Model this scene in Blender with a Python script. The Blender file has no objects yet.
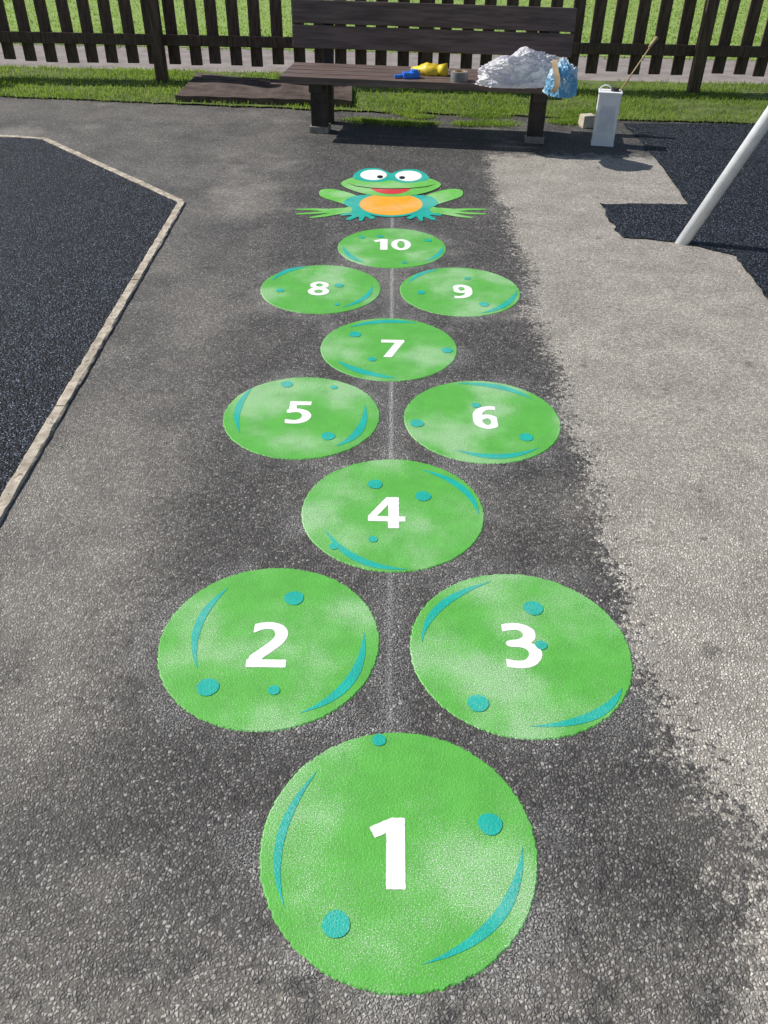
import bpy, bmesh, math, random
import numpy as np
from mathutils import Vector, Matrix, noise
random.seed(4); rng=np.random.default_rng(5)
sc=bpy.context.scene
sc.view_settings.view_transform='Standard'
sc.view_settings.look='None'
sc.view_settings.exposure=0
COL=sc.collection
# ------------------------------------------------------------ camera
FPX=830.0; TH=math.radians(38.1); RO=math.radians(0.9); CH=1.6
R0=Vector((1,0,0)); U0=Vector((0,math.sin(TH),math.cos(TH))); F=Vector((0,math.cos(TH),-math.sin(TH)))
Rr=R0*math.cos(RO)+U0*math.sin(RO); Uu=U0*math.cos(RO)-R0*math.sin(RO)
cam=bpy.data.cameras.new('camera'); camo=bpy.data.objects.new('camera',cam); COL.objects.link(camo)
cam.sensor_fit='VERTICAL'; cam.sensor_height=24; cam.lens=FPX/1024*24; cam.clip_end=1000; cam.clip_start=0.05
M=Matrix((Rr,Uu,-F)).transposed().to_4x4(); M.translation=Vector((0,0,CH)); camo.matrix_world=M
sc.camera=camo
def G(px,py,h=0.0):
    "real-world point at height h that was measured at this place of the survey photo"
    d=F+Rr*((px-384)/FPX)+Uu*((512-py)/FPX)
    t=(h-CH)/d.z
    p=Vector((0,0,CH))+d*t
    return Vector((p.x,p.y,h))
def GY(px,py,Y):
    d=F+Rr*((px-384)/FPX)+Uu*((512-py)/FPX)
    t=Y/d.y
    return Vector((0,0,CH))+d*t
# ------------------------------------------------------------ light
Ld=Vector((0.90,-0.30,-0.88)).normalized()
el=math.asin(-Ld.z); az=math.atan2(-Ld.x,-Ld.y)
w=bpy.data.worlds.new('World'); sc.world=w; w.use_nodes=True
wn=w.node_tree.nodes; wl=w.node_tree.links
sky=wn.new('ShaderNodeTexSky'); sky.sky_type='NISHITA'; sky.sun_disc=False
sky.sun_elevation=el; sky.sun_rotation=az%(2*math.pi)
wl.new(sky.outputs[0],wn['Background'].inputs[0]); wn['Background'].inputs[1].default_value=0.085
sl=bpy.data.lights.new('sun','SUN'); sl.energy=5.0; sl.angle=math.radians(0.5); sl.color=(1,0.965,0.90)
so=bpy.data.objects.new('sun',sl); COL.objects.link(so); so.rotation_euler=Ld.to_track_quat('-Z','Y').to_euler(); so.location=(-6,6,8)
# ------------------------------------------------------------ node helper
class N:
    def __init__(s,name):
        s.m=bpy.data.materials.new(name); s.m.use_nodes=True; s.t=s.m.node_tree
        s.b=s.t.nodes['Principled BSDF']
        g=s.t.nodes.new('ShaderNodeNewGeometry'); s.pos=g.outputs['Position']
    def put(s,sock,v):
        if isinstance(v,bpy.types.NodeSocket): s.t.links.new(v,sock)
        elif isinstance(v,(tuple,list)) and len(v)==3 and sock.type=='RGBA': sock.default_value=(*v,1)
        else: sock.default_value=v
    def math(s,op,a,b=0.0,c=None,clamp=False):
        n=s.t.nodes.new('ShaderNodeMath'); n.operation=op; n.use_clamp=clamp
        s.put(n.inputs[0],a); s.put(n.inputs[1],b)
        if c is not None: s.put(n.inputs[2],c)
        return n.outputs[0]
    def noise(s,scale,detail=3,rough=0.55,vec=None,off=None):
        n=s.t.nodes.new('ShaderNodeTexNoise'); n.inputs['Scale'].default_value=scale
        n.inputs['Detail'].default_value=detail; n.inputs['Roughness'].default_value=rough
        v=vec or s.pos
        if off: v=s.vadd(v,off)
        s.t.links.new(v,n.inputs['Vector']); return n.outputs['Fac']
    def vadd(s,v,o):
        n=s.t.nodes.new('ShaderNodeVectorMath'); n.operation='ADD'; s.put(n.inputs[0],v); s.put(n.inputs[1],o); return n.outputs[0]
    def noisec(s,scale,detail=2):
        n=s.t.nodes.new('ShaderNodeTexNoise'); n.inputs['Scale'].default_value=scale; n.inputs['Detail'].default_value=detail
        s.t.links.new(s.pos,n.inputs['Vector']); return n.outputs['Color']
    def distort(s,scale,amt):
        c=s.noisec(scale)
        n=s.t.nodes.new('ShaderNodeVectorMath'); n.operation='MULTIPLY_ADD'
        s.put(n.inputs[0],c); n.inputs[1].default_value=(amt,)*3; s.put(n.inputs[2],s.pos); return n.outputs[0]
    def voro(s,scale,vec=None,feature='F1',rand=1.0):
        n=s.t.nodes.new('ShaderNodeTexVoronoi'); n.feature=feature; n.inputs['Scale'].default_value=scale
        n.inputs['Randomness'].default_value=rand
        s.t.links.new(vec or s.pos,n.inputs['Vector']); return n.outputs
    def mr(s,v,a,b,c=0.0,d=1.0,smooth=True):
        n=s.t.nodes.new('ShaderNodeMapRange'); n.interpolation_type='SMOOTHSTEP' if smooth else 'LINEAR'
        s.put(n.inputs[0],v); 
        for i,x in enumerate((a,b,c,d)): s.put(n.inputs[i+1],x)
        return n.outputs[0]
    def mix(s,f,a,b,blend='MIX'):
        n=s.t.nodes.new('ShaderNodeMix'); n.data_type='RGBA'; n.blend_type=blend
        s.put(n.inputs[0],f); s.put(n.inputs[6],a); s.put(n.inputs[7],b); return n.outputs[2]
    def sep(s,v=None):
        n=s.t.nodes.new('ShaderNodeSeparateXYZ'); s.t.links.new(v or s.pos,n.inputs[0]); return n.outputs
    def sepc(s,c):
        n=s.t.nodes.new('ShaderNodeSeparateColor'); s.t.links.new(c,n.inputs[0]); return n.outputs
    def grey(s,v):
        tc=s.t.nodes.new('ShaderNodeCombineColor')
        for i in range(3): s.put(tc.inputs[i],v)
        return tc.outputs[0]
    def bump(s,h,strength=0.5,dist=0.004,prev=None):
        n=s.t.nodes.new('ShaderNodeBump'); n.inputs['Strength'].default_value=strength; n.inputs['Distance'].default_value=dist
        s.put(n.inputs['Height'],h)
        if prev is not None: s.put(n.inputs['Normal'],prev)
        return n.outputs[0]
    def out(s,col,rough=0.7,normal=None,spec=0.5,metal=0.0):
        s.put(s.b.inputs['Base Color'],col); s.put(s.b.inputs['Roughness'],rough)
        s.put(s.b.inputs['Specular IOR Level'],spec); s.put(s.b.inputs['Metallic'],metal)
        if normal is not None: s.put(s.b.inputs['Normal'],normal)
        return s.m
# ------------------------------------------------------------ pads data
PADS=[ # number, top px, bottom px, numeral centre px, crescents[(P,Q,outer,inner)], spots[(x,y,r)]
(1,(399,733),(399,995),(387,853),[((318,771),(285,910),(277,836),(288,840)),((522,846),(422,965),(503,922),(488,913))],[(336,925,15),(490,825,13),(379,741,7.5)]),
(2,(270,569),(270,731),(269,645),[((229,588),(198,671),(195,624),(205,628)),((364,632),(299,714),(354,684),(342,678))],[(294,599,10.5),(208,688,12),(274,691,6.5)]),
(3,(520,575),(520,739),(521,646),[((491,582),(422,643),(438,604),(446,611)),((622,688),(528,727),(596,720),(583,712))],[(533,609,10.5),(478,704,11.5),(541,646,6.5)]),
(4,(393,460),(393,572),(387,513),[((420,470),(479,516),(463,486),(455,490)),((325,530),(408,570),(355,562),(361,555))],[(375,485,8),(423,497,8.5),(373,540,5),(334,547,5.5)]),
(5,(302,378),(302,459),(299,413),[((253,388),(240,434),(235,409),(243,412)),((365,404),(335,447),(363,432),(354,427))],[(287,385,6.5),(334,388,4),(328,437,7.5)]),
(6,(482,382),(482,463),(486,418),[((456,384),(532,400),(501,386),(497,391)),((455,450),(540,448),(499,459.5),(499,453))],[(417,424,7.5),(526,438,7.5),(476,406,5)]),
(7,(389,319),(389,381),(393,349),[((349,328),(418,324),(382,320.5),(383,325)),((337,361),(398,379),(360,374),(366,369))],[(372,360,4.5),(447,351,6),(355,335,6.5)]),
(8,(321,264),(321,316),(319,289),[((272,281),(309,267),(285,270.5),(289,274)),((372,286),(342,308),(367,299),(361,296.5))],[(339,286,5),(280,291,4.5),(337,305,3)]),
(9,(460,267),(460,318),(462,292),[((408,284),(440,270),(419,273.5),(423,276.5)),((517,291),(480,314),(508,306),(501,303))],[(484,305,5.5),(467,279,3.5),(421,293,4.5)]),
(10,(392,229),(392,268),(392,245),[((343,246),(365,263),(348,257.5),(354,255)),((443,247),(425,262),(440,256),(434,254.5))],[(380,237,3.5),(362,238,3.5),(428,241,4),(404,263,3)]),
]
PR=0.282
centers=[]
for p in PADS:
    a=G(*p[1]); b=G(*p[2]); c=(a+b)/2; centers.append(c)
# ------------------------------------------------------------ materials
AS=128
def asphalt():
    n=N('asphalt'); X,Y,Z=n.sep()
    dv=n.distort(110,0.009)
    v=n.voro(AS,dv); ve=n.voro(AS,dv,'DISTANCE_TO_EDGE'); v2=n.voro(330,dv)
    rc=n.sepc(v['Color']); rv=rc[0]; r2=n.sepc(v2['Color'])
    n2=n.noise(1.6,3); n3=n.noise(11,3,0.65); n4=n.noise(45,3,0.6)
    def jit(base,a,b,c,d=0.0):
        xx=n.math('ADD',base,n.math('MULTIPLY',n.math('SUBTRACT',n2,0.5),a))
        xx=n.math('ADD',xx,n.math('MULTIPLY',n.math('SUBTRACT',n3,0.5),b))
        if d: xx=n.math('ADD',xx,n.math('MULTIPLY',n.math('SUBTRACT',rc[1],0.5),d))
        return n.math('ADD',xx,n.math('MULTIPLY',n.math('SUBTRACT',n4,0.5),c))
    xx=jit(X,0.24,0.20,0.30,0.09)
    lm=n.mr(xx,0.645,0.705)
    yy=n.math('ADD',Y,n.math('MULTIPLY',n.math('SUBTRACT',n3,0.5),0.5))
    lm=n.math('MULTIPLY',lm,n.mr(yy,6.0,6.2,1,0))
    def near(p,r0,r1,jb=0.5,lo=0.2):
        k=n.t.nodes.new('ShaderNodeVectorMath'); k.operation='DISTANCE'; n.t.links.new(n.pos,k.inputs[0]); k.inputs[1].default_value=tuple(p)
        d=n.math('ADD',k.outputs['Value'],n.math('MULTIPLY',n.math('SUBTRACT',n4,0.5),jb))
        d=n.math('ADD',d,n.math('MULTIPLY',n.math('SUBTRACT',n3,0.5),0.3))
        d=n.math('ADD',d,n.math('MULTIPLY',n.math('SUBTRACT',rc[1],0.5),0.10))
        return n.mr(d,r0,r1,lo,1)
    lm=n.math('MULTIPLY',lm,near(G(705,850),0.09,0.15,0.6,0.1))
    lm=n.math('MULTIPLY',lm,near(G(660,765),0.05,0.11,0.6,0.1))
    lw=n.math('MULTIPLY',n.mr(jit(X,0.3,0.2,0.3,0.1),-0.50,-0.80,0,0.58),n.mr(n2,0.32,0.62,0.2,1))
    lw=n.math('MULTIPLY',lw,n.mr(Y,0,6,1,0.40))
    nr=n.mr(jit(Y,0.2,0.5,0.4,0.1),0.45,0.95,0.65,0)
    lw=n.math('MAXIMUM',lw,n.math('MULTIPLY',nr,n.mr(n3,0.32,0.60)))
    dusty=n.math('MULTIPLY',n.mr(n.noise(1.1,4,0.6,off=(3.1,7.7,0)),0.50,0.70,0,0.5),n.mr(n.math('ABSOLUTE',X),0.3,0.8,0.35,1))
    dusty=n.math('MAXIMUM',dusty,n.math('MULTIPLY',n.math('SUBTRACT',1.0,near(G(246,206),0.02,0.35,0.25,0)),0.5))
    lt=n.math('MAXIMUM',n.math('MAXIMUM',lm,lw),dusty)
    # stones set in binder
    dark=n.mix(n.mr(rv,0.1,1.0),(0.072,0.067,0.064),(0.235,0.217,0.203))
    light=n.mix(n.mr(rv,0.1,1.0),(0.42,0.385,0.335),(0.72,0.67,0.59))
    stone=n.mix(lt,dark,light)
    stone=n.mix(n.math('MULTIPLY',n.mr(rc[1],0.92,0.96),n.mr(lt,0,1,0.38,0.35)),stone,(0.70,0.68,0.64))
    stone=n.mix(1.0,stone,n.grey(n.mr(r2[1],0,1,0.74,1.20)),'MULTIPLY')
    gapc=n.mix(lt,(0.024,0.023,0.0225),(0.20,0.178,0.152))
    gap=n.mr(ve['Distance'],0.02,0.17,1,0)
    low=n.mr(rc[2],0.20,0.30,0.75,0)
    gp=n.math('MAXIMUM',gap,low)
    col=n.mix(n.math('MULTIPLY',gp,0.85),stone,gapc)
    pit=n.mr(n.noise(60,3,0.7,off=(1,5,2)),0.58,0.64,0,0.7)
    col=n.mix(pit,col,gapc)
    oil=n.math('MULTIPLY',n.mr(n.noise(9,4,0.75,off=(4,4,4)),0.61,0.67,0,0.45),n.mr(X,0.55,0.75,0.25,1))
    col=n.mix(oil,col,(0.05,0.046,0.042))
    col=n.mix(1.0,col,n.grey(n.mr(n.noise(4.0,6,0.7),0.25,0.75,0.78,1.20)),'MULTIPLY')
    # glass bead / chalk dust around the pads
    h=None
    for c in centers:
        k=n.t.nodes.new('ShaderNodeVectorMath'); k.operation='DISTANCE'; n.t.links.new(n.pos,k.inputs[0]); k.inputs[1].default_value=(c.x,c.y,0)
        m=n.mr(k.outputs['Value'],0.27,0.41,1,0)
        h=m if h is None else n.math('MAXIMUM',h,m)
    h=n.math('MULTIPLY',h,n.mr(n.noise(6,3,off=(9,1,0)),0.40,0.64,0.05,1))
    sp=n.mr(n.noise(240,2,0.7),0.51,0.60)
    lineX=n.math('ABSOLUTE',n.math('SUBTRACT',X,n.math('ADD',0.0175,n.math('MULTIPLY',n.noise(3,2),0.006))))
    yr=n.math('MULTIPLY',n.mr(Y,1.0,1.1,0,1),n.mr(Y,5.0,5.05,1,0))
    far=n.mr(Y,1.4,2.6,0.34,0.66)
    ln=n.math('MULTIPLY',n.mr(lineX,0.003,0.012,1,0),yr)
    lnw=n.math('MULTIPLY',n.mr(lineX,0.01,0.09,0.6,0),yr)
    d1=n.math('MULTIPLY',n.math('MAXIMUM',h,lnw),sp)
    d2=n.math('MULTIPLY',n.math('MULTIPLY',ln,far),n.mr(n.noise(150,3,0.7),0.44,0.58,0.0,1))
    dust=n.math('MAXIMUM',n.math('MULTIPLY',d1,0.6),d2)
    col=n.mix(dust,col,(0.70,0.70,0.68))
    hgt=n.math('MULTIPLY',n.mr(ve['Distance'],0.0,0.34),n.mr(rv,0,1,0.5,1.0))
    hgt=n.math('MULTIPLY',hgt,n.math('SUBTRACT',1.0,n.math('MULTIPLY',low,0.8)))
    hgt=n.math('ADD',hgt,n.math('MULTIPLY',n.noise(380,3,0.7),0.35))
    hgt=n.math('SUBTRACT',hgt,n.math('MULTIPLY',pit,0.5))
    return n.out(col,n.mr(rv,0,1,0.5,0.8),n.bump(hgt,0.7,0.0048),spec=0.42)
def paint(name,col,dust=0.5,var=0.08,rough=0.5,pores=0.5,dcol=(0.82,0.86,0.78)):
    n=N(name)
    big=n.noise(3.6,3,0.5,off=(2.3,0.7,0)); fine=n.noise(380,2,0.8)
    c=n.mix(n.mr(n.noise(14,5,0.65),0.3,0.7),tuple(x*(1-var) for x in col),tuple(min(1,x*(1+var)) for x in col))
    bm_=n.mr(big,0.44,0.68)
    thr=n.mr(big,0.36,0.68,0.64,0.49)
    m=n.math('MULTIPLY',n.mr(n.math('SUBTRACT',fine,thr),0.0,0.07),0.95)
    m=n.math('ADD',m,n.math('MULTIPLY',bm_,0.10),clamp=True)
    c=n.mix(n.math('MULTIPLY',m,dust),c,dcol)
    pr=n.mr(n.noise(190,3,0.75,off=(0,3,3)),0.65,0.71,0,pores)
    c=n.mix(pr,c,tuple(x*0.35 for x in col))
    v=n.voro(AS,n.distort(110,0.009),'DISTANCE_TO_EDGE')
    h=n.math('ADD',n.noise(170,4,0.7),n.math('MULTIPLY',pr,-0.6))
    h=n.math('ADD',h,n.math('MULTIPLY',n.mr(v['Distance'],0,0.25),0.30))
    return n.out(c,rough,n.bump(h,0.38,0.0032),spec=0.4)
def rubber():
    n=N('rubber_granules'); dv=n.distort(120,0.008); v=n.voro(130,dv); v2=n.voro(240,dv)
    s=n.sepc(v['Color']); s2=n.sepc(v2['Color'])
    c=n.mix(n.mr(s[0],0.2,1),(0.0035,0.004,0.006),(0.022,0.026,0.037))
    c=n.mix(n.mr(s2[1],0.92,0.95),c,(0.24,0.28,0.36))
    c=n.mix(n.mr(s[1],0.95,0.98,0,0.7),c,(0.13,0.16,0.22))
    c=n.mix(n.mr(n.noise(2.2,5,0.6),0.52,0.8,0,0.14),c,(0.09,0.09,0.09))
    h=n.math('ADD',n.math('MULTIPLY',s[2],0.8),n.math('SUBTRACT',1.0,v['Distance']))
    return n.out(c,0.5,n.bump(h,0.9,0.007),spec=0.20)
def simple(name,c1,c2,scale=8,rough=0.7,bump=0.3,bs=60,bd=0.003,spec=0.4,metal=0.0,stretch=None,speck=None):
    n=N(name); vec=None
    if stretch:
        tc=n.t.nodes.new('ShaderNodeTexCoord'); mp=n.t.nodes.new('ShaderNodeMapping'); mp.inputs['Scale'].default_value=stretch
        n.t.links.new(tc.outputs['Object'],mp.inputs[0]); vec=mp.outputs[0]
    c=n.mix(n.mr(n.noise(scale,5,0.6,vec=vec),0.3,0.7),c1,c2)
    if speck: c=n.mix(n.mr(n.noise(speck[0],2,0.6),0.58,0.68,0,0.8),c,speck[1])
    return n.out(c,rough,n.bump(n.noise(bs,4,0.6,vec=vec),bump,bd),spec=spec,metal=metal)
def grassmat(name,c1,c2,c3):
    n=N(name)
    c=n.mix(n.mr(n.noise(2.2,4),0.35,0.65),c1,c2)
    c=n.mix(n.mr(n.noise(35,3),0.5,0.75,0,0.7),c,c3)
    n.out(c,0.6,spec=0.3)
    tr=n.t.nodes.new('ShaderNodeBsdfTranslucent'); n.put(tr.inputs[0],n.mix(1.0,c,(1.5,1.45,0.9),'MULTIPLY'))
    ms=n.t.nodes.new('ShaderNodeMixShader'); ms.inputs[0].default_value=0.5
    n.t.links.new(n.b.outputs[0],ms.inputs[1]); n.t.links.new(tr.outputs[0],ms.inputs[2])
    n.t.links.new(ms.outputs[0],n.t.nodes['Material Output'].inputs[0]); return n.m
MA=asphalt(); MG=paint('green_paint',(0.105,0.43,0.060),0.62)
MTe=paint('teal_paint',(0.008,0.42,0.335),0.22,pores=0.15); MWh=paint('white_paint',(0.92,0.92,0.90),0.1,0.02,pores=0.06)
MLg=paint('light_green_paint',(0.15,0.52,0.08),0.55); MOr=paint('orange_paint',(0.90,0.40,0.02),0.35,pores=.2)
MRd=paint('red_paint',(0.66,0.04,0.05),0.2,pores=.1); MBk=paint('black_paint',(0.01,0.01,0.012),0.03)
MRu=rubber()
MEdge=simple('edging_stone',(0.32,0.27,0.21),(0.60,0.53,0.43),22,0.85,0.6,90,speck=(60,(0.13,0.11,0.085)))
MSoil=simple('verge_soil',(0.07,0.09,0.025),(0.15,0.20,0.05),6,0.95,0.8,40,0.02)
MField=simple('field_grass',(0.22,0.33,0.075),(0.32,0.45,0.12),5,0.9,0.8,50,0.03)
MPath=simple('path_tarmac',(0.22,0.19,0.18),(0.33,0.29,0.275),5,0.9,0.5,120,0.004,speck=(120,(0.1,0.09,0.09)))
MGr=grassmat('grass_blades',(0.16,0.27,0.045),(0.24,0.36,0.075),(0.42,0.43,0.18))
MFence=simple('fence_stain',(0.045,0.029,0.019),(0.15,0.099,0.067),9,0.7,0.5,40,0.003,stretch=(6,6,0.7))
MBench=simple('brown_recycled_plank',(0.090,0.062,0.054),(0.19,0.135,0.118),6,0.5,0.4,30,0.003,stretch=(0.6,7,7))
MLeg=simple('dark_post',(0.028,0.023,0.020),(0.070,0.056,0.048),9,0.65,0.4,50)
MFoot=simple('concrete_foot',(0.22,0.20,0.17),(0.34,0.31,0.27),20,0.9,0.5,80)
MMat=simple('brown_ribbed_rubber',(0.055,0.036,0.029),(0.13,0.090,0.072),7,0.7,0.5,60)
MSteel=simple('galvanised_steel',(0.72,0.74,0.78),(0.86,0.88,0.91),16,0.45,0.15,50,0.001,spec=0.5,metal=0.05)
MTin=simple('white_enamel',(0.86,0.86,0.88),(0.92,0.92,0.93),9,0.35,0.15,30,0.002,spec=0.5)
MLbl=simple('pale_label',(0.66,0.69,0.74),(0.80,0.81,0.83),14,0.5,0.05)
MDark=simple('dark_opening',(0.012,0.012,0.012),(0.03,0.03,0.03),20,0.6,0.1)
MBlock=simple('beige_block',(0.48,0.42,0.32),(0.62,0.55,0.44),25,0.85,0.4,80)
def plastic(name,c1,c2,tf,off):
    n=N(name); c=n.mix(n.mr(n.noise(7,4,0.6,off=off),0.42,0.58),c1,c2)
    v=n.voro(15,n.distort(8,0.10),'DISTANCE_TO_EDGE'); v2=n.voro(38,n.distort(16,0.05),'DISTANCE_TO_EDGE')
    h=n.math('ADD',n.math('MULTIPLY',n.noise(16,3,0.55),0.8),n.math('MULTIPLY',n.mr(v['Distance'],0,0.35),0.35))
    h=n.math('ADD',h,n.math('MULTIPLY',n.mr(v2['Distance'],0,0.35),0.14))
    n.out(c,0.3,n.bump(h,0.9,0.022),spec=0.5)
    tr=n.t.nodes.new('ShaderNodeBsdfTranslucent'); n.put(tr.inputs[0],c)
    ms=n.t.nodes.new('ShaderNodeMixShader'); ms.inputs[0].default_value=tf
    n.t.links.new(n.b.outputs[0],ms.inputs[1]); n.t.links.new(tr.outputs[0],ms.inputs[2])
    n.t.links.new(ms.outputs[0],n.t.nodes['Material Output'].inputs[0]); return n.m
MBag=plastic('white_plastic_sheet',(0.80,0.78,0.86),(0.96,0.96,0.97),0.38,(0,0,0))
MBlueP=plastic('pale_blue_plastic',(0.20,0.50,0.75),(0.70,0.84,0.93),0.38,(3,3,3))
MYel=simple('yellow_plastic',(0.66,0.46,0.02),(0.85,0.66,0.05),12,0.45,0.3,30)
MBlu=simple('blue_plastic',(0.02,0.13,0.60),(0.04,0.24,0.80),12,0.4,0.2,30)
MTape=simple('grey_tape',(0.14,0.15,0.15),(0.24,0.25,0.25),20,0.5,0.2)
MCard=simple('cardboard',(0.45,0.32,0.18),(0.58,0.43,0.26),20,0.9,0.2)
MWood=simple('pale_wood',(0.40,0.28,0.14),(0.55,0.40,0.22),15,0.6,0.2)
# ------------------------------------------------------------ mesh helpers
def mk(name,verts,faces,mat,parent=None,smooth=False,loc=None):
    me=bpy.data.meshes.new(name); me.from_pydata([tuple(v) for v in verts],[],faces); me.update()
    if mat: me.materials.append(mat)
    if smooth:
        for p in me.polygons: p.use_smooth=True
    o=bpy.data.objects.new(name,me); COL.objects.link(o)
    if loc is not None: o.location=loc
    if parent: o.parent=parent
    return o
def empty(name,loc,rotz=0,label=None,cat=None,group=None):
    o=bpy.data.objects.new(name,None); COL.objects.link(o); o.location=loc; o.rotation_euler=(0,0,rotz)
    o.empty_display_size=0.1
    tag(o,label,cat,group); return o
def tag(o,label,cat,group=None):
    if label: o['label']=label
    if cat: o['category']=cat
    if group: o['group']=group
def bm2(name,bm,mat,parent=None,smooth=False,loc=None):
    me=bpy.data.meshes.new(name); bm.normal_update(); bm.to_mesh(me); bm.free()
    for m in (mat if isinstance(mat,list) else [mat]): me.materials.append(m)
    if smooth:
        for p in me.polygons: p.use_smooth=True
    o=bpy.data.objects.new(name,me); COL.objects.link(o)
    if loc is not None: o.location=loc
    if parent: o.parent=parent
    return o
def addbox(bm,c,s,rot=None,bev=0.004,mi=0):
    r=bmesh.ops.create_cube(bm,size=1.0); vs=r['verts']
    bmesh.ops.scale(bm,vec=s,verts=vs)
    if bev>0:
        es=list({e for v in vs for e in v.link_edges})
        rb=bmesh.ops.bevel(bm,geom=es,offset=bev,segments=2,affect='EDGES',profile=0.7)
        vs=list({v for f in rb['faces'] for v in f.verts}|{v for v in vs if v.is_valid})
    if rot is not None: bmesh.ops.rotate(bm,cent=(0,0,0),matrix=rot,verts=vs)
    bmesh.ops.translate(bm,vec=c,verts=vs)
    for f in {f for v in vs for f in v.link_faces}: f.material_index=mi
    return vs
def addcyl(bm,p,q,r1,r2=None,seg=24,mi=0):
    p=Vector(p);q=Vector(q);d=q-p
    r=bmesh.ops.create_cone(bm,cap_ends=True,segments=seg,radius1=r1,radius2=r1 if r2 is None else r2,depth=d.length)
    vs=r['verts']; m=d.to_track_quat('Z','Y').to_matrix()
    bmesh.ops.rotate(bm,cent=(0,0,0),matrix=m,verts=vs); bmesh.ops.translate(bm,vec=(p+q)/2,verts=vs)
    for f in {f for v in vs for f in v.link_faces}: f.material_index=mi
def sheet(name,pts,z,mat,parent=None,origin=None,kind=None):
    o0=origin or Vector((0,0,0))
    vs=[(p[0]-o0.x,p[1]-o0.y,z) for p in pts]
    A=sum(vs[i][0]*vs[(i+1)%len(vs)][1]-vs[(i+1)%len(vs)][0]*vs[i][1] for i in range(len(vs)))
    idx=list(range(len(vs)));  idx=idx if A>0 else idx[::-1]
    o=mk(name,vs,[idx],mat,parent,loc=(origin if (origin and not parent) else None))
    if kind: o['kind']=kind
    return o
def catmull(pts,k=6,closed=True):
    out=[];n=len(pts)
    for i in range(n if closed else n-1):
        P=[Vector((pts[(i+j)%n] if closed else pts[min(max(i+j,0),n-1)])[:2]) for j in (-1,0,1,2)]
        for s in range(k):
            t=s/k
            out.append(0.5*((2*P[1])+(P[2]-P[0])*t+(2*P[0]-5*P[1]+4*P[2]-P[3])*t*t+(3*P[1]-P[0]-3*P[2]+P[3])*t**3))
    return out
# ------------------------------------------------------------ ground & surfaces
gs=[(-150,-60),(150,-60),(150,240),(-150,240)]
sheet('ground',gs,0.0,MA,kind='structure')
def wob(p,q,n,amp,seed):
    out=[]
    for i in range(n+1):
        t=i/n; x=p[0]*(1-t)+q[0]*t; y=p[1]*(1-t)+q[1]*t
        out.append((x,y+amp*noise.noise(Vector((x*2.5,seed,0)))+amp*0.6*noise.noise(Vector((x*9,seed,3)))))
    return out
eL=G(0,97); eM=G(350,112); eR=G(768,125)
sl_=(eM-eL); eLL=eL-sl_*1.5; sr_=(eR-eM); eRR=eR+sr_*1.5
front=wob(eLL,eL,30,0.06,1)[:-1]+wob(eL,eM,40,0.06,1)[:-1]+wob(eM,eR,40,0.06,1)[:-1]+wob(eR,eRR,20,0.06,1)
pL=G(0,68); pR=G(768,86); pd=(pR-pL).normalized(); pn=Vector((-pd.y,pd.x,0))
A=pL-pd*25; B=pL+pd*35
PW=1.25
sheet('grass_verge_ground',front+[(B.x,B.y),(A.x,A.y)],0.012,MSoil,kind='structure')
sheet('path',[(A.x,A.y),(B.x,B.y),(B+pn*PW)[:2],(A+pn*PW)[:2]],0.008,MPath,kind='structure')
C1=A+pn*PW-pd*80; C2=B+pn*PW+pd*80
sheet('field_ground',[C1[:2],C2[:2],(C2+pn*150)[:2],(C1+pn*150)[:2]],0.012,MField,kind='structure')
def frontY(x):
    xs=[f[0] for f in front]; ys=[f[1] for f in front]
    return np.interp(x,xs,ys)
def blades(name,xy,hmin,hmax,wd,mat,label):
    n=len(xy); h=rng.uniform(hmin,hmax,n)
    ang=rng.uniform(0,2*np.pi,n); lean=rng.uniform(0.1,0.8,n)*h; la=rng.uniform(0,2*np.pi,n)
    w_=wd*rng.uniform(0.6,1.3,n)
    V=np.zeros((n,5,3)); dx=np.cos(ang)*w_/2; dy=np.sin(ang)*w_/2
    z0=0.008
    V[:,0]=np.c_[xy[:,0]-dx,xy[:,1]-dy,np.full(n,z0)]; V[:,1]=np.c_[xy[:,0]+dx,xy[:,1]+dy,np.full(n,z0)]
    mx=xy[:,0]+np.cos(la)*lean*0.35; my=xy[:,1]+np.sin(la)*lean*0.35
    V[:,2]=np.c_[mx+dx*0.8,my+dy*0.8,z0+h*0.6]; V[:,3]=np.c_[mx-dx*0.8,my-dy*0.8,z0+h*0.6]
    V[:,4]=np.c_[xy[:,0]+np.cos(la)*lean,xy[:,1]+np.sin(la)*lean,z0+h]
    fs=[]
    for i in range(n):
        b=i*5; fs.append((b,b+1,b+2,b+3)); fs.append((b+3,b+2,b+4))
    o=mk(name,V.reshape(-1,3).tolist(),fs,mat); o['kind']='stuff'; tag(o,label,'grass'); return o
pts=[]
while len(pts)<42000:
    x=rng.uniform(-5.0,5.0); fy=frontY(x); yb=(pL+pd*((x-pL.x)/pd.x)).y
    y=rng.uniform(fy-0.03,yb+0.02)
    dn=noise.noise(Vector((x*1.8,y*1.8,0)))+0.55
    if rng.uniform()<dn+0.1: pts.append((x,y))
blades('grass',np.array(pts),0.012,0.040,0.007,MGr,'short sunlit grass verge beside the tarmac')
pts=[]
for i in range(30000):
    x=rng.uniform(-7,8); yb=(pL+pd*((x-pL.x)/pd.x)+pn*PW).y
    pts.append((x,yb+rng.uniform(-0.03,1)*5.0 if rng.uniform()<0.8 else yb+rng.uniform(0,1.5)))
blades('grass',np.array(pts),0.015,0.035,0.012,MGr,'bright mown grass field beyond the fence')
pts=[]
for i in range(16):
    c=G(rng.uniform(345,640),rng.uniform(112,126))
    r=rng.uniform(0.02,0.07)
    for k in range(int(900*r/0.05)): pts.append((c.x+rng.normal()*r*1.6,c.y+rng.normal()*r*0.7))
blades('moss',np.array(pts),0.008,0.022,0.006,MGr,'small weed and moss tufts growing in tarmac')
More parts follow.
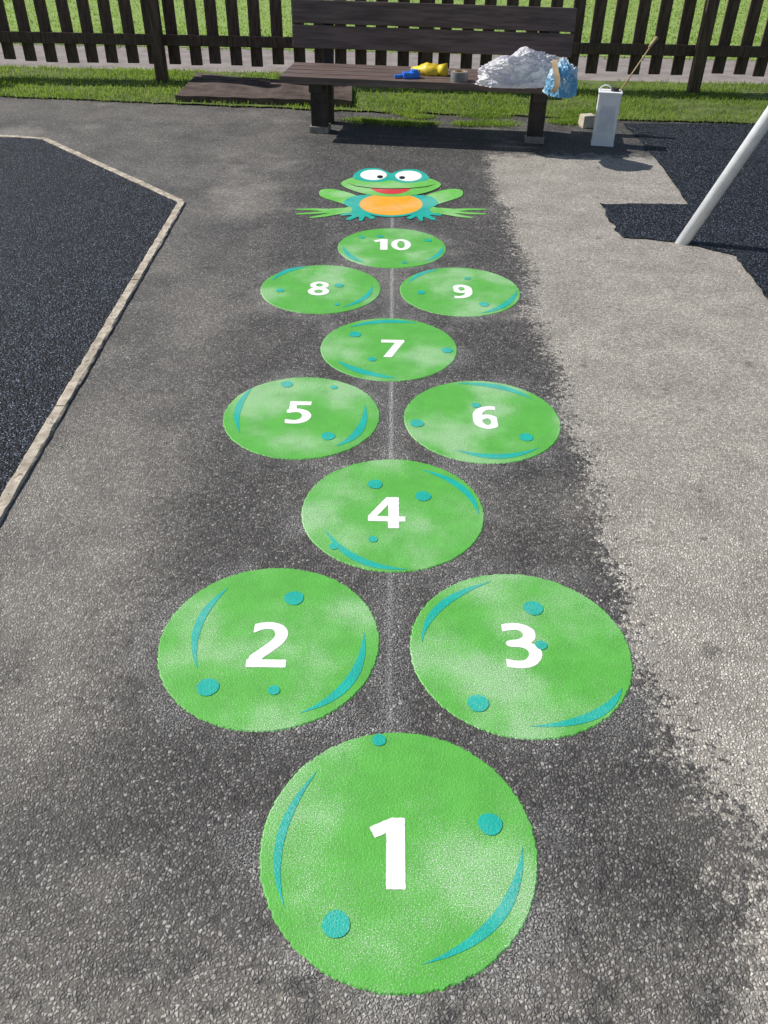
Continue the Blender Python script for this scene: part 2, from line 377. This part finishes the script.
# rubber safety surfaces
cA=G(-2,137); cB=G(45,140); cC=G(182,203); cD=G(0,512)
dN=(cD-cC).normalized(); cE=cC+dN*7.0
dW=(cA-cB).normalized(); cF=cB+dW*5
sheet('rubber_safety_surface',[cF[:2],cB[:2],cC[:2],cE[:2],(cE.x-6,cE.y),(cF.x-1,cE.y)],0.006,MRu,kind='structure')
rp=[(622,124),(640,141),(655,160),(672,183),(688,205),(645,204.5),(600,204.5),(610,222),(622,239),(652,240),(684,243),(735,257),(752,279),(768,300)]
rq=[G(*p)[:2] for p in rp]; e1=G(768,300)
rq2=[]
for i in range(len(rq)-1):
    for k in range(6):
        t=k/6; x=rq[i][0]*(1-t)+rq[i+1][0]*t; y=rq[i][1]*(1-t)+rq[i+1][1]*t
        rq2.append((x+0.024*noise.noise(Vector((x*14,y*14,0))),y+0.024*noise.noise(Vector((x*14,y*14,9)))))
rq2.append(rq[-1])
sheet('rubber_safety_surface',rq2+[(e1.x+0.2,e1.y-1.5),(e1.x+5,e1.y-1.5),(e1.x+5,rq[0][1]-0.45),(G(768,124).x,G(768,124).y-0.02)],0.006,MRu,kind='structure')
def strip(p,q,wd,ht,label):
    p=Vector(p);q=Vector(q);d=(q-p); L=d.length
    n=40; V=[];Fs=[]
    prof=[(-wd/2,-0.01),(-wd/2,ht-.004),(-wd/2+.004,ht),(wd/2-.004,ht),(wd/2,ht-.004),(wd/2,-0.01)]
    for i in range(n+1):
        x=-L/2+0.002+(L-0.004)*i/n; s=Vector((x*9+p.x*3+p.y*2,0,0))
        for k,(y,z) in enumerate(prof):
            V.append((x,y+0.007*noise.noise(s*2+Vector((0,k*0.9,0))),z+0.003*noise.noise(s+Vector((0,k,5)))))
    m=len(prof)
    for i in range(n):
        for k in range(m-1): Fs.append((i*m+k,(i+1)*m+k,(i+1)*m+k+1,i*m+k+1)[::-1])
    Fs.append(tuple(range(m))); Fs.append(tuple(range(n*m,n*m+m))[::-1])
    o=mk('edging_kerb',V,Fs,MEdge); o.location=((p+q)/2)[:2]+(0,); o.rotation_euler=(0,0,math.atan2(d.y,d.x))
    tag(o,label,'kerb','edging kerbs round the rubber surface')
def kerbs(p,q,n):
    for i in range(n):
        strip(Vector(p).lerp(Vector(q),i/n),Vector(p).lerp(Vector(q),(i+1)/n),0.042,0.012,'pale concrete edging strip bordering dark rubber surface')
kerbs(cF,cB,4); kerbs(cB,cC,2); kerbs(cC,cE,6)
# ------------------------------------------------------------ implicit shapes for numerals
def sd_poly(P,pts):
    x,y=P; n=len(pts); d=np.full(x.shape,1e9); ins=np.zeros(x.shape,bool)
    for i in range(n):
        ax,ay=pts[i]; bx,by=pts[(i+1)%n]
        ex,ey=bx-ax,by-ay; wx,wy=x-ax,y-ay
        t=np.clip((wx*ex+wy*ey)/(ex*ex+ey*ey),0,1); d=np.minimum(d,np.hypot(wx-ex*t,wy-ey*t))
        c=((ay>y)!=(by>y)); 
        with np.errstate(divide='ignore',invalid='ignore'):
            c&=(x<(bx-ax)*(y-ay)/((by-ay) if by!=ay else 1e-9)+ax)
        ins^=c
    return np.where(ins,d,-d)
def box(P,x0,y0,x1,y1): return sd_poly(P,[(x0,y0),(x1,y0),(x1,y1),(x0,y1)])
def ell(P,cx,cy,rx,ry):
    x,y=P; k=np.hypot((x-cx)/rx,(y-cy)/ry); return (1-k)*min(rx,ry)
def pen(P,pts,a=0.103,b=0.080):
    x,y=P; c=catmull(pts,8,False)+[Vector(pts[-1])]; d=np.full(x.shape,1e9)
    for i in range(len(c)-1):
        ax,ay=c[i].x/a,c[i].y/b; bx,by=c[i+1].x/a,c[i+1].y/b
        ex,ey=bx-ax,by-ay; wx,wy=x/a-ax,y/b-ay
        t=np.clip((wx*ex+wy*ey)/(ex*ex+ey*ey+1e-12),0,1); d=np.minimum(d,np.hypot(wx-ex*t,wy-ey*t))
    return (1-d)*b
mx=np.maximum; mn=np.minimum
def digit(k,P):
    if k=='9':
        return digit('6',(0.62-P[0],1-P[1]))
    if k=='0': return mn(ell(P,.31,.5,.32,.51),-ell(P,.31,.5,.125,.345))
    if k=='1': return sd_poly(P,[(.22,0),(.46,0),(.46,1),(.28,1),(.0,.855),(.07,.70),(.22,.775)])
    if k=='2':
        s=pen(P,[(.0,.83),(.12,.90),(.29,.925),(.44,.86),(.49,.71),(.43,.55),(.28,.37),(.13,.2),(.08,.10)])
        s=mn(s,P[0]-.03); return mx(mn(s,P[1]),box(P,0.0,0,.62,.165))
    if k=='3':
        a=pen(P,[(.0,.88),(.2,.925),(.35,.91),(.46,.81),(.45,.67),(.34,.57),(.17,.535)]); b=pen(P,[(.17,.535),(.36,.52),(.50,.41),(.505,.25),(.39,.11),(.22,.075),(.0,.12)])
        return mn(mx(a,b),P[0]-.035)
    if k=='4': return mn(sd_poly(P,[(-.02,.21),(-.02,.38),(.33,1),(.57,1),(.57,.37),(.69,.37),(.69,.21),(.57,.21),(.57,0),(.36,0),(.36,.21)]),-sd_poly(P,[(.15,.37),(.365,.37),(.365,.76)]))
    if k=='5':
        s=mn(pen(P,[(.08,.55),(.24,.59),(.42,.52),(.495,.34),(.42,.15),(.24,.075),(.0,.11)]),P[0]-.03)
        return mx(mx(box(P,.07,.83,.56,1),box(P,.07,.50,.24,.9)),s)
    if k=='6': 
        s=pen(P,[(.60,.90),(.42,.925),(.26,.87),(.14,.70),(.11,.42),(.15,.19),(.31,.075),(.46,.15),(.51,.31),(.46,.47),(.32,.545),(.15,.44)])
        return mn(s,.55-P[0])
    if k=='7': return mx(box(P,0,.83,.60,1),sd_poly(P,[(.37,.85),(.60,.85),(.60,.90),(.28,0),(.06,0)]))
    if k=='8':
        u=mx(ell(P,.31,.745,.275,.265),ell(P,.31,.285,.31,.295))
        return mn(mn(u,-ell(P,.31,.755,.105,.12)),-ell(P,.31,.275,.125,.135))
def march(fn,x0,x1,y0,y1,nx,ny):
    xs=np.linspace(x0,x1,nx+1); ys=np.linspace(y0,y1,ny+1); Xg,Yg=np.meshgrid(xs,ys,indexing='ij'); V=fn((Xg,Yg))
    verts=[];key={};faces=[]
    def vid(x,y):
        k=(round(x,5),round(y,5))
        if k not in key: key[k]=len(verts); verts.append((x,y))
        return key[k]
    for i in range(nx):
        for j in range(ny):
            cs=[(xs[i],ys[j],V[i,j]),(xs[i+1],ys[j],V[i+1,j]),(xs[i+1],ys[j+1],V[i+1,j+1]),(xs[i],ys[j+1],V[i,j+1])]
            if all(c[2]<=0 for c in cs): continue
            poly=[]
            for a in range(4):
                p=cs[a];q=cs[(a+1)%4]
                if p[2]>0: poly.append(vid(p[0],p[1]))
                if (p[2]>0)!=(q[2]>0):
                    t=p[2]/(p[2]-q[2]); poly.append(vid(p[0]+(q[0]-p[0])*t,p[1]+(q[1]-p[1])*t))
            pl=[]
            for v in poly:
                if v not in pl: pl.append(v)
            if len(pl)>=3: faces.append(pl)
    return verts,faces
NH=0.156; SX=1.04
ZD=0.0025; ZM=0.0033; ZS=0.0041
def numeral(txt,center,parent,origin,z):
    widths={'1':.46,'4':.68}; adv=0; V=[];Fc=[]
    for ch in txt:
        wv=widths.get(ch,.62)
        v,f=march(lambda P:digit(ch,P),-.04,wv+.04,-.02,1.02,46,68)
        b=len(V); V+=[(x+adv,y) for x,y in v]; Fc+=[[i+b for i in q] for q in f]
        adv+=wv+.13
    adv-=.13
    vs=[]
    for x,y in V:
        wx=(x-adv/2)*NH*SX+center.x-origin.x; wy=(y-.5)*NH+center.y-origin.y
        q=Vector((wx*160,wy*160,center.y*9)); vs.append((wx+0.0010*noise.noise(q),wy+0.0010*noise.noise(q+Vector((7,3,1))),z))
    return mk('numeral',vs,Fc,MWh,parent)
words=['one','two','three','four','five','six','seven','eight','nine','ten']
for p,c in zip(PADS,centers):
    k=p[0]; o=Vector((c.x,c.y,0))
    pad=empty('lily_pad_marking',o,0,f'round green hopscotch pad painted on tarmac with white number {words[k-1]}','playground marking','numbered hopscotch pads')
    seg=420; ring=[];ringb=[]
    for i in range(seg):
        a=2*math.pi*i/seg; r=PR+0.0018*noise.noise(Vector((math.cos(a)*14,math.sin(a)*14,k*3)))+0.0036*noise.noise(Vector((math.cos(a)*42,math.sin(a)*42,k*5)))
        ring.append((r*math.cos(a),r*math.sin(a),ZD)); ringb.append(((r+.003)*math.cos(a),(r+.003)*math.sin(a),0.0003))
    fs=[list(range(seg))]+[[i,(i+1)%seg,(i+1)%seg+seg,i+seg][::-1] for i in range(seg)]
    mk('pad_disc',ring+ringb,fs,MG,pad)
    numeral(str(k),G(*p[3]),pad,o,ZM)
    for (P,Q,O,I) in p[4]:
        P,Q,O,I=[G(*t) for t in (P,Q,O,I)]
        I=O+(I-O)*0.74
        def bez(Mid,n=26):
            Cc=2*Mid-(P+Q)/2; return [P*(1-t)**2+Cc*2*t*(1-t)+Q*t*t for t in [i/n for i in range(n+1)]]
        a=bez(O); b=bez(I); n=len(a)
        vs=[(v.x-o.x+0.0008*noise.noise(v*120),v.y-o.y+0.0008*noise.noise(v*120+Vector((5,5,5))),ZM) for v in a+b]
        fs=[]
        for i in range(n-1):
            if i==0: f=[0,1,n+1]
            elif i==n-2: f=[i,i+1,n+i]
            else: f=[i,i+1,n+i+1,n+i]
            x=[vs[j] for j in f]; Ar=sum(x[j][0]*x[(j+1)%len(x)][1]-x[(j+1)%len(x)][0]*x[j][1] for j in range(len(x)))
            fs.append(f if Ar>0 else f[::-1])
        mk('crescent',vs,fs,MTe,pad)
    for (x,y,r) in p[5]:
        g=G(x,y); g2=G(x+r*0.93,y); rr=(g2-g).length
        vs=[]
        for i in range(48):
            a=2*math.pi*i/48; r_=rr*(1+.02*math.sin(3*a+x)+0.05*noise.noise(Vector((math.cos(a)*4,math.sin(a)*4,x))))
            vs.append((g.x-o.x+r_*math.cos(a),g.y-o.y+r_*math.sin(a),ZS))
        mk('spot',vs,[list(range(48))],MTe,pad)
# ------------------------------------------------------------ frog marking
fo=G(391,222); fo=Vector((fo.x,fo.y,0))
frog=empty('frog_marking',fo,0,'painted green frog with orange belly on the tarmac beyond the pads','playground marking')
def fshape(name,px,lv,mat,smooth=True,mirror=False):
    for mm in ([False,True] if mirror else [False]):
        P=[(782-x,y) if mm else (x,y) for x,y in px]
        g=[G(*q) for q in P]
        g=catmull(g,6) if smooth else g
        sheet(name,[(v.x,v.y) for v in g],0.0022+0.0005*lv,mat,parent=frog,origin=fo)
def fell(name,cx,cy,rx,ry,z,mat):
    fshape(name,[(cx+rx*math.cos(2*math.pi*i/24),cy+ry*math.sin(2*math.pi*i/24)) for i in range(24)],z,mat,True)
fshape('hind_foot',[(354,208.2),(340,208.2),(328,209.2),(313,208.6),(296,209.2),(295,210.0),(312,210.7),(324,211.4),(310,212.8),(296,213.8),(296,214.8),(312,214.5),(330,213.2),(318,215.8),(308,217.6),(312,218.3),(326,216.8),(343,213.8),(354,212.8)],0,MLg,False,True)
fshape('hind_leg',[(319,193),(322,190),(332,189.4),(345,192.0),(357,196.2),(368,203),(368,209),(358,211.2),(346,212.2),(338,211.5),(342,209),(349,206.6),(341,203.6),(330,200.2),(321,196.8)],1,MLg,True,True)
fshape('front_leg',[(344,202.5),(352,197),(368,196.5),(377,207),(367,210.6),(369,214.5),(375,218),(371,219.4),(365.5,217),(362.5,221),(359,221),(358.5,217.3),(350,220.4),(346,219.4),(352,215.6),(342,216.1),(341,214.7),(350,212.9),(352,208.5),(346,206)],2,MTe,True,True)
fell('body',391,204.5,36,13,3,MTe)
fell('belly',391,205,31.5,10.9,4,MOr)
fshape('head',[(341,184.5),(346,180.5),(356,177.5),(375,175),(391,176),(407,175),(426,178.3),(436,181.5),(441,185.5),(434,190.5),(416,195.4),(393,197.5),(368,195.2),(349,189.8)],5,MLg)
fshape('brow',[(353,178.5),(357,172.5),(366,169.2),(378,169.2),(386,172),(391,174),(396,172.3),(404,170.2),(416,170.3),(425,174),(429,179.5),(419,182.5),(404,183.6),(391,181),(378,182.8),(363,181.8)],6,MTe)
fshape('mouth',[(371,188.9),(380,189.5),(391,189.7),(402,189.6),(411,189.0),(406,192.5),(399,194.4),(391,194.9),(383,194.2),(376,192.3)],6,MRd)
fshape('lip',[(347,183.8),(356,186.6),(372,188.6),(391,189.3),(410,188.8),(426,187.2),(436,184.8),(427,187.8),(410,189.5),(391,190.0),(372,189.3),(356,187.3)],7,MBk,False)
fell('eye',373.5,175.8,13.2,5.2,7,MWh); fell('eye',408.5,176.8,13.2,5.2,7,MWh)
fell('pupil',380,177.8,3.0,1.5,9,MBk); fell('pupil',402,178.6,3.0,1.5,9,MBk)
# ------------------------------------------------------------ bench
a=G(320,132); b=G(534,142); bc=(a+b)/2; ba=math.atan2(b.y-a.y,b.x-a.x); LL=(b-a).length
bench=empty('park_bench',(bc.x,bc.y,0),ba,'dark brown plank park bench with bags and tools on its seat','bench')
SH=0.405; BL=2.06; bx=-0.005
bm=bmesh.new()
for i,y in enumerate((-0.14,-0.005,0.13,0.262)): addbox(bm,(bx,y,SH-0.0225),(BL+random.uniform(-.006,.006),0.125,0.045),bev=0.006)
bm2('seat',bm,MBench,bench)
bm=bmesh.new(); tl=Matrix.Rotation(math.radians(-10),3,'X')
for z in (0.565,0.725): addbox(bm,(bx-0.02,0.395,z),(BL,0.045,0.148),rot=None,bev=0.006)
bmesh.ops.rotate(bm,cent=(0,0.40,0.565),matrix=tl,verts=bm.verts)
bm2('backrest',bm,MBench,bench)
for s in (-1,1):
    bm=bmesh.new(); x=s*LL/2
    addbox(bm,(x,0.02,0.165),(0.115,0.10,0.39),bev=0.008)
    addbox(bm,(x,0.30,0.165),(0.10,0.09,0.39),bev=0.008)
    addbox(bm,(x,0.09,SH-0.045-0.035),(0.09,0.46,0.065),bev=0.006)
    vs=addbox(bm,(x,0.448,0.56),(0.075,0.05,0.46),rot=None,bev=0.005)
    bmesh.ops.rotate(bm,cent=(0,0.40,0.565),matrix=tl,verts=vs)
    addbox(bm,(x,0.36,0.335),(0.085,0.16,0.06),bev=0.005)
    addbox(bm,(x,0.02,0.02),(0.14,0.13,0.05),bev=0.008,mi=1)
    bm2('leg',bm,[MLeg,MFoot],bench)
def onseat(px,py): return G(px,py,SH)
def crumple(name,c,size,seed,mat,parent=None,gather=None):
    # soft sack: low mound with long folds radiating from a gathered side
    V=[];Fs=[]; nu,nv=150,60; s0=Vector((seed*3.1,seed*1.7,seed))
    for j in range(nv+1):
        th=(j/nv)*math.pi*0.5
        for i in range(nu):
            ph=2*math.pi*i/nu
            ct=max(0.0,math.cos(th))**0.7; st=math.sin(th)
            p=Vector((math.cos(ph)*math.cos(th),math.sin(ph)*math.cos(th),math.sin(th)))
            big=noise.noise(p*1.3+s0)
            wv=Vector((noise.noise(p*1.7+s0),noise.noise(p*1.7-s0),noise.noise(p*1.7+s0*2)))*0.8
            f1=1-min(1,abs(noise.noise((p+wv)*1.6+s0))*3.0)     # broad soft folds
            f2=1-min(1,abs(noise.noise((p+wv)*3.6-s0))*3.5)
            r=0.9+0.22*big+0.10*f1*f1+0.055*f2*f2+0.025*noise.noise(p*11+s0)
            x=math.cos(ph)*ct*r; y=math.sin(ph)*ct*r
            z=st*r*(1-0.28*max(0,-x))*(0.86+0.22*noise.noise(Vector((x*2.0,y*2.0,seed))))
            V.append((x*size[0],y*size[1],max(0.0,z*size[2])))
    for j in range(nv):
        for i in range(nu):
            k=(i+1)%nu; Fs.append((j*nu+i,j*nu+k,(j+1)*nu+k,(j+1)*nu+i))
    return mk(name,V,Fs,mat,parent,True,c)
pb=onseat(519,84)
bag=crumple('plastic_bag',pb+Vector((0,0.02,0.002)),(0.305,0.18,0.235),3,MBag); tag(bag,'crumpled white plastic sheet bag heaped on the bench seat','bag')
bag.rotation_euler=(0,0,0.10)
pb2=onseat(558,94)
bl2=empty('plastic_wrapper',pb2+Vector((0.015,0.03,0.002)),0,'crumpled pale blue plastic wrapper at the bench end','bag')
b2=crumple('wrapper_sheet',(0,0,0),(0.115,0.15,0.215),11,MBlueP,parent=bl2)
V=[];Fs=[]
for i in range(13):
    t=i/12; z=0.03+0.17*t; y=-0.150+0.11*t*t; x=-0.07+0.015*math.sin(t*5)
    for s in (-1,1): V.append((x+s*0.018+0.02*t,y-0.004*s,z))
for i in range(12): Fs.append((2*i,2*i+1,2*i+3,2*i+2))
mk('paper_strip',V,Fs,MCard,bl2)
py=onseat(429,75)
yt=empty('work_glove',py+Vector((0,0.02,0)),-0.35,'bright yellow rubber work glove lying on the bench','glove')
bm=bmesh.new(); bmesh.ops.create_uvsphere(bm,u_segments=24,v_segments=14,radius=1)
for v in bm.verts:
    v.co=Vector((v.co.x*0.095,v.co.y*0.06,max(v.co.z,-0.3)*0.055+0.017)); v.co+=Vector((0,0,0.012*noise.noise(v.co*30)))
bm2('palm',bm,MYel,yt,True)
bm=bmesh.new(); addcyl(bm,(0.07,0,0.03),(0.13,0.01,0.035),0.036,0.046,20); bm2('cuff',bm,MYel,yt,True)
for i,(an,l) in enumerate(((0.45,.05),(0.15,.06),(-.12,.055),(-.4,.045))):
    bm=bmesh.new(); q=Vector((-0.065,-0.035+0.022*(3-i),0.018)); e=q+Vector((-math.cos(an)*l,math.sin(an)*l,0.01))
    addcyl(bm,q+Vector((0.03,0,0)),e,0.015,0.012,14)
    r=bmesh.ops.create_uvsphere(bm,u_segments=12,v_segments=8,radius=0.0125); bmesh.ops.translate(bm,vec=e,verts=r['verts'])
    bm2('finger',bm,MYel,yt,True)
pbz=onseat(411,78)
bl=empty('line_reel',pbz,0.2,'small bright blue plastic line reel lying on the bench','tool')
bm=bmesh.new(); addbox(bm,(0,0,0.020),(0.12,0.07,0.038),bev=0.012); addcyl(bm,(0.02,0,0.034),(0.02,0,0.052),0.03,0.026); bm2('reel_case',bm,MBlu,bl)
bm=bmesh.new(); addbox(bm,(-0.09,0,0.014),(0.06,0.03,0.02),bev=0.008); bm2('reel_handle',bm,MBlu,bl)
pt=onseat(459,81)
tp=empty('tape_roll',pt,0,'grey roll of tape lying flat on the bench','tape')
def ringmesh(name,ro,ri,h,mat,parent):
    V=[];Fs=[];n=40
    for i in range(n):
        a=2*math.pi*i/n; c,s=math.cos(a),math.sin(a)
        V+=[(ro*c,ro*s,0),(ro*c,ro*s,h),(ri*c,ri*s,h),(ri*c,ri*s,0)]
    for i in range(n):
        j=(i+1)%n
        for k in range(4): Fs.append((i*4+k,j*4+k,j*4+(k+1)%4,i*4+(k+1)%4))
    return mk(name,V,Fs,mat,parent)
ringmesh('tape_band',0.06,0.043,0.06,MTape,tp); ringmesh('core',0.0425,0.038,0.062,MCard,tp)
# ------------------------------------------------------------ white tin with brush
tb=G(602,146); tin=empty('paint_tin',(tb.x,tb.y,0),-0.18,'tall white rectangular tin standing on the tarmac beside the bench','tin')
TW,TD,TT=0.155,0.12,0.350
bm=bmesh.new(); addbox(bm,(0,0.05,TT/2),(TW,TD,TT),bev=0.010); 
addbox(bm,(0,0.05,TT-0.004),(TW+.008,TD+.008,0.014),bev=0.004); addbox(bm,(0,0.05,0.008),(TW+.006,TD+.006,0.014),bev=0.004); bm2('tin_body',bm,MTin,tin)
bm=bmesh.new(); addbox(bm,(0,0.05-TD/2-0.001,TT*0.52),(TW*0.72,0.003,TT*0.5),bev=0.001); bm2('label_panel',bm,MLbl,tin)
bm=bmesh.new(); addcyl(bm,(0.03,0.05,TT+0.002),(0.03,0.05,TT+0.022),0.028,0.026); bm2('neck',bm,MDark,tin)
bm=bmesh.new()
for i in range(10):
    t0=math.pi*i/10; t1=math.pi*(i+1)/10
    f=lambda t:(-0.035+0.04*math.cos(t),0.05,TT+0.003+0.035*math.sin(t))
    addcyl(bm,f(t0),f(t1),0.004,None,10)
bm2('handle',bm,MTin,tin,True)
p0=Vector((tb.x+0.04,tb.y+0.045,TT+0.0)); p1=GY(655,40,tb.y+0.15)
br=empty('paint_brush',p0,0,'long thin handled brush sticking up out of the white tin','brush')
bm=bmesh.new(); addcyl(bm,Vector((0,0,-0.06)),p1-p0,0.0055,0.005,12); bm2('brush_handle',bm,MWood,br,True)
dd=(p1-p0).normalized()
bm=bmesh.new(); addcyl(bm,(p1-p0)-dd*0.06,(p1-p0)+dd*0.02,0.009,0.012,12); bm2('brush_tip',bm,MWood,br,True)
t2=G(586,127)
bm=bmesh.new(); addbox(bm,(0,0,0.045),(0.10,0.09,0.09),bev=0.012)
for v in bm.verts: v.co+=Vector((noise.noise(v.co*40),noise.noise(v.co*40+Vector((3,0,0))),0))*0.004
tu=bm2('stone_block',bm,MBlock); tu.location=(t2.x,t2.y,0); tu.rotation_euler=(0,0,0.3); tag(tu,'small beige block resting on tarmac near the bench end','block')
# ------------------------------------------------------------ ribbed mat
q=[G(176,103),G(352,109),G(352,92),G(198,80)]
mc=sum(q,Vector())/4
mat_=empty('ribbed_mat',mc,0,'dark brown ribbed rubber mat lying on the grass verge','mat')
def bil(u,v): return q[0]*(1-u)*(1-v)+q[1]*u*(1-v)+q[2]*u*v+q[3]*(1-u)*v-mc
V=[];Fs=[];nv=44;nu=24
for j in range(nv+1):
    for i in range(nu+1):
        p=bil(i/nu,j/nv); r=0.010 if (j%4) in (0,1) else 0.0
        p.z=0.050+r+0.018*noise.noise(Vector((i*.25,j*.05,1))); V.append(p)
for j in range(nv):
    for i in range(nu):
        b_=j*(nu+1)+i; Fs.append((b_,b_+1,b_+nu+2,b_+nu+1))
edge=[i for i in range(nu+1)]+[j*(nu+1)+nu for j in range(1,nv+1)]+[nv*(nu+1)+i for i in range(nu-1,-1,-1)]+[j*(nu+1) for j in range(nv-1,0,-1)]
b0=len(V)
for e in edge: V.append((V[e][0],V[e][1],0.006))
for i in range(len(edge)):
    j=(i+1)%len(edge); Fs.append((edge[i],b0+i,b0+j,edge[j]))
mk('mat_sheet',V,Fs,MMat,mat_)
# ------------------------------------------------------------ fence
f1=G(165,82); f2=G(690,93); fd=(f2-f1).normalized(); fan=math.atan2(fd.y,fd.x); SP=(f2-f1).length/2
fence=empty('picket_fence',(f1.x,f1.y,0),fan,'dark brown stained wooden picket fence behind the bench','fence')
def meshbox(s,bev=0.004):
    bm=bmesh.new(); addbox(bm,(0,0,0),s,bev=bev)
    me=bpy.data.meshes.new('timber'); bm.to_mesh(me); bm.free(); me.materials.append(MFence); return me
mp=meshbox((0.102,0.022,0.93)); mpost=meshbox((0.095,0.095,1.12),0.006); mrail=meshbox((SP-0.004,0.04,0.085),0.005)
px_=-SP*1.45
PIT=0.186
while px_<SP*3.45:
    o=bpy.data.objects.new('picket',mp); COL.objects.link(o); o.parent=fence
    o.location=(px_+random.uniform(-.008,.008),0.033,0.145+0.465+random.uniform(-.012,.012)); o.rotation_euler=(0,random.uniform(-.014,.014),0); px_+=PIT
for k in range(-1,4):
    o=bpy.data.objects.new('post',mpost); COL.objects.link(o); o.parent=fence; o.location=(k*SP,-0.07,0.54)
for k in range(-1,3):
    for z in (0.335,0.83):
        o=bpy.data.objects.new('rail',mrail); COL.objects.link(o); o.parent=fence; o.location=((k+.5)*SP,0.0,z)
# ------------------------------------------------------------ swing pole
s0=G(682,243); s1=GY(772,112,s0.y-0.02); d=(s1-s0).normalized(); s2=s0+d*2.6
sw=empty('swing_frame',s0,0,'grey galvanised steel swing frame leg leaning up from rubber surface','swing frame')
bm=bmesh.new(); addcyl(bm,-d*0.05,s2-s0,0.034,None,40); bm2('leg',bm,MSteel,sw,True)
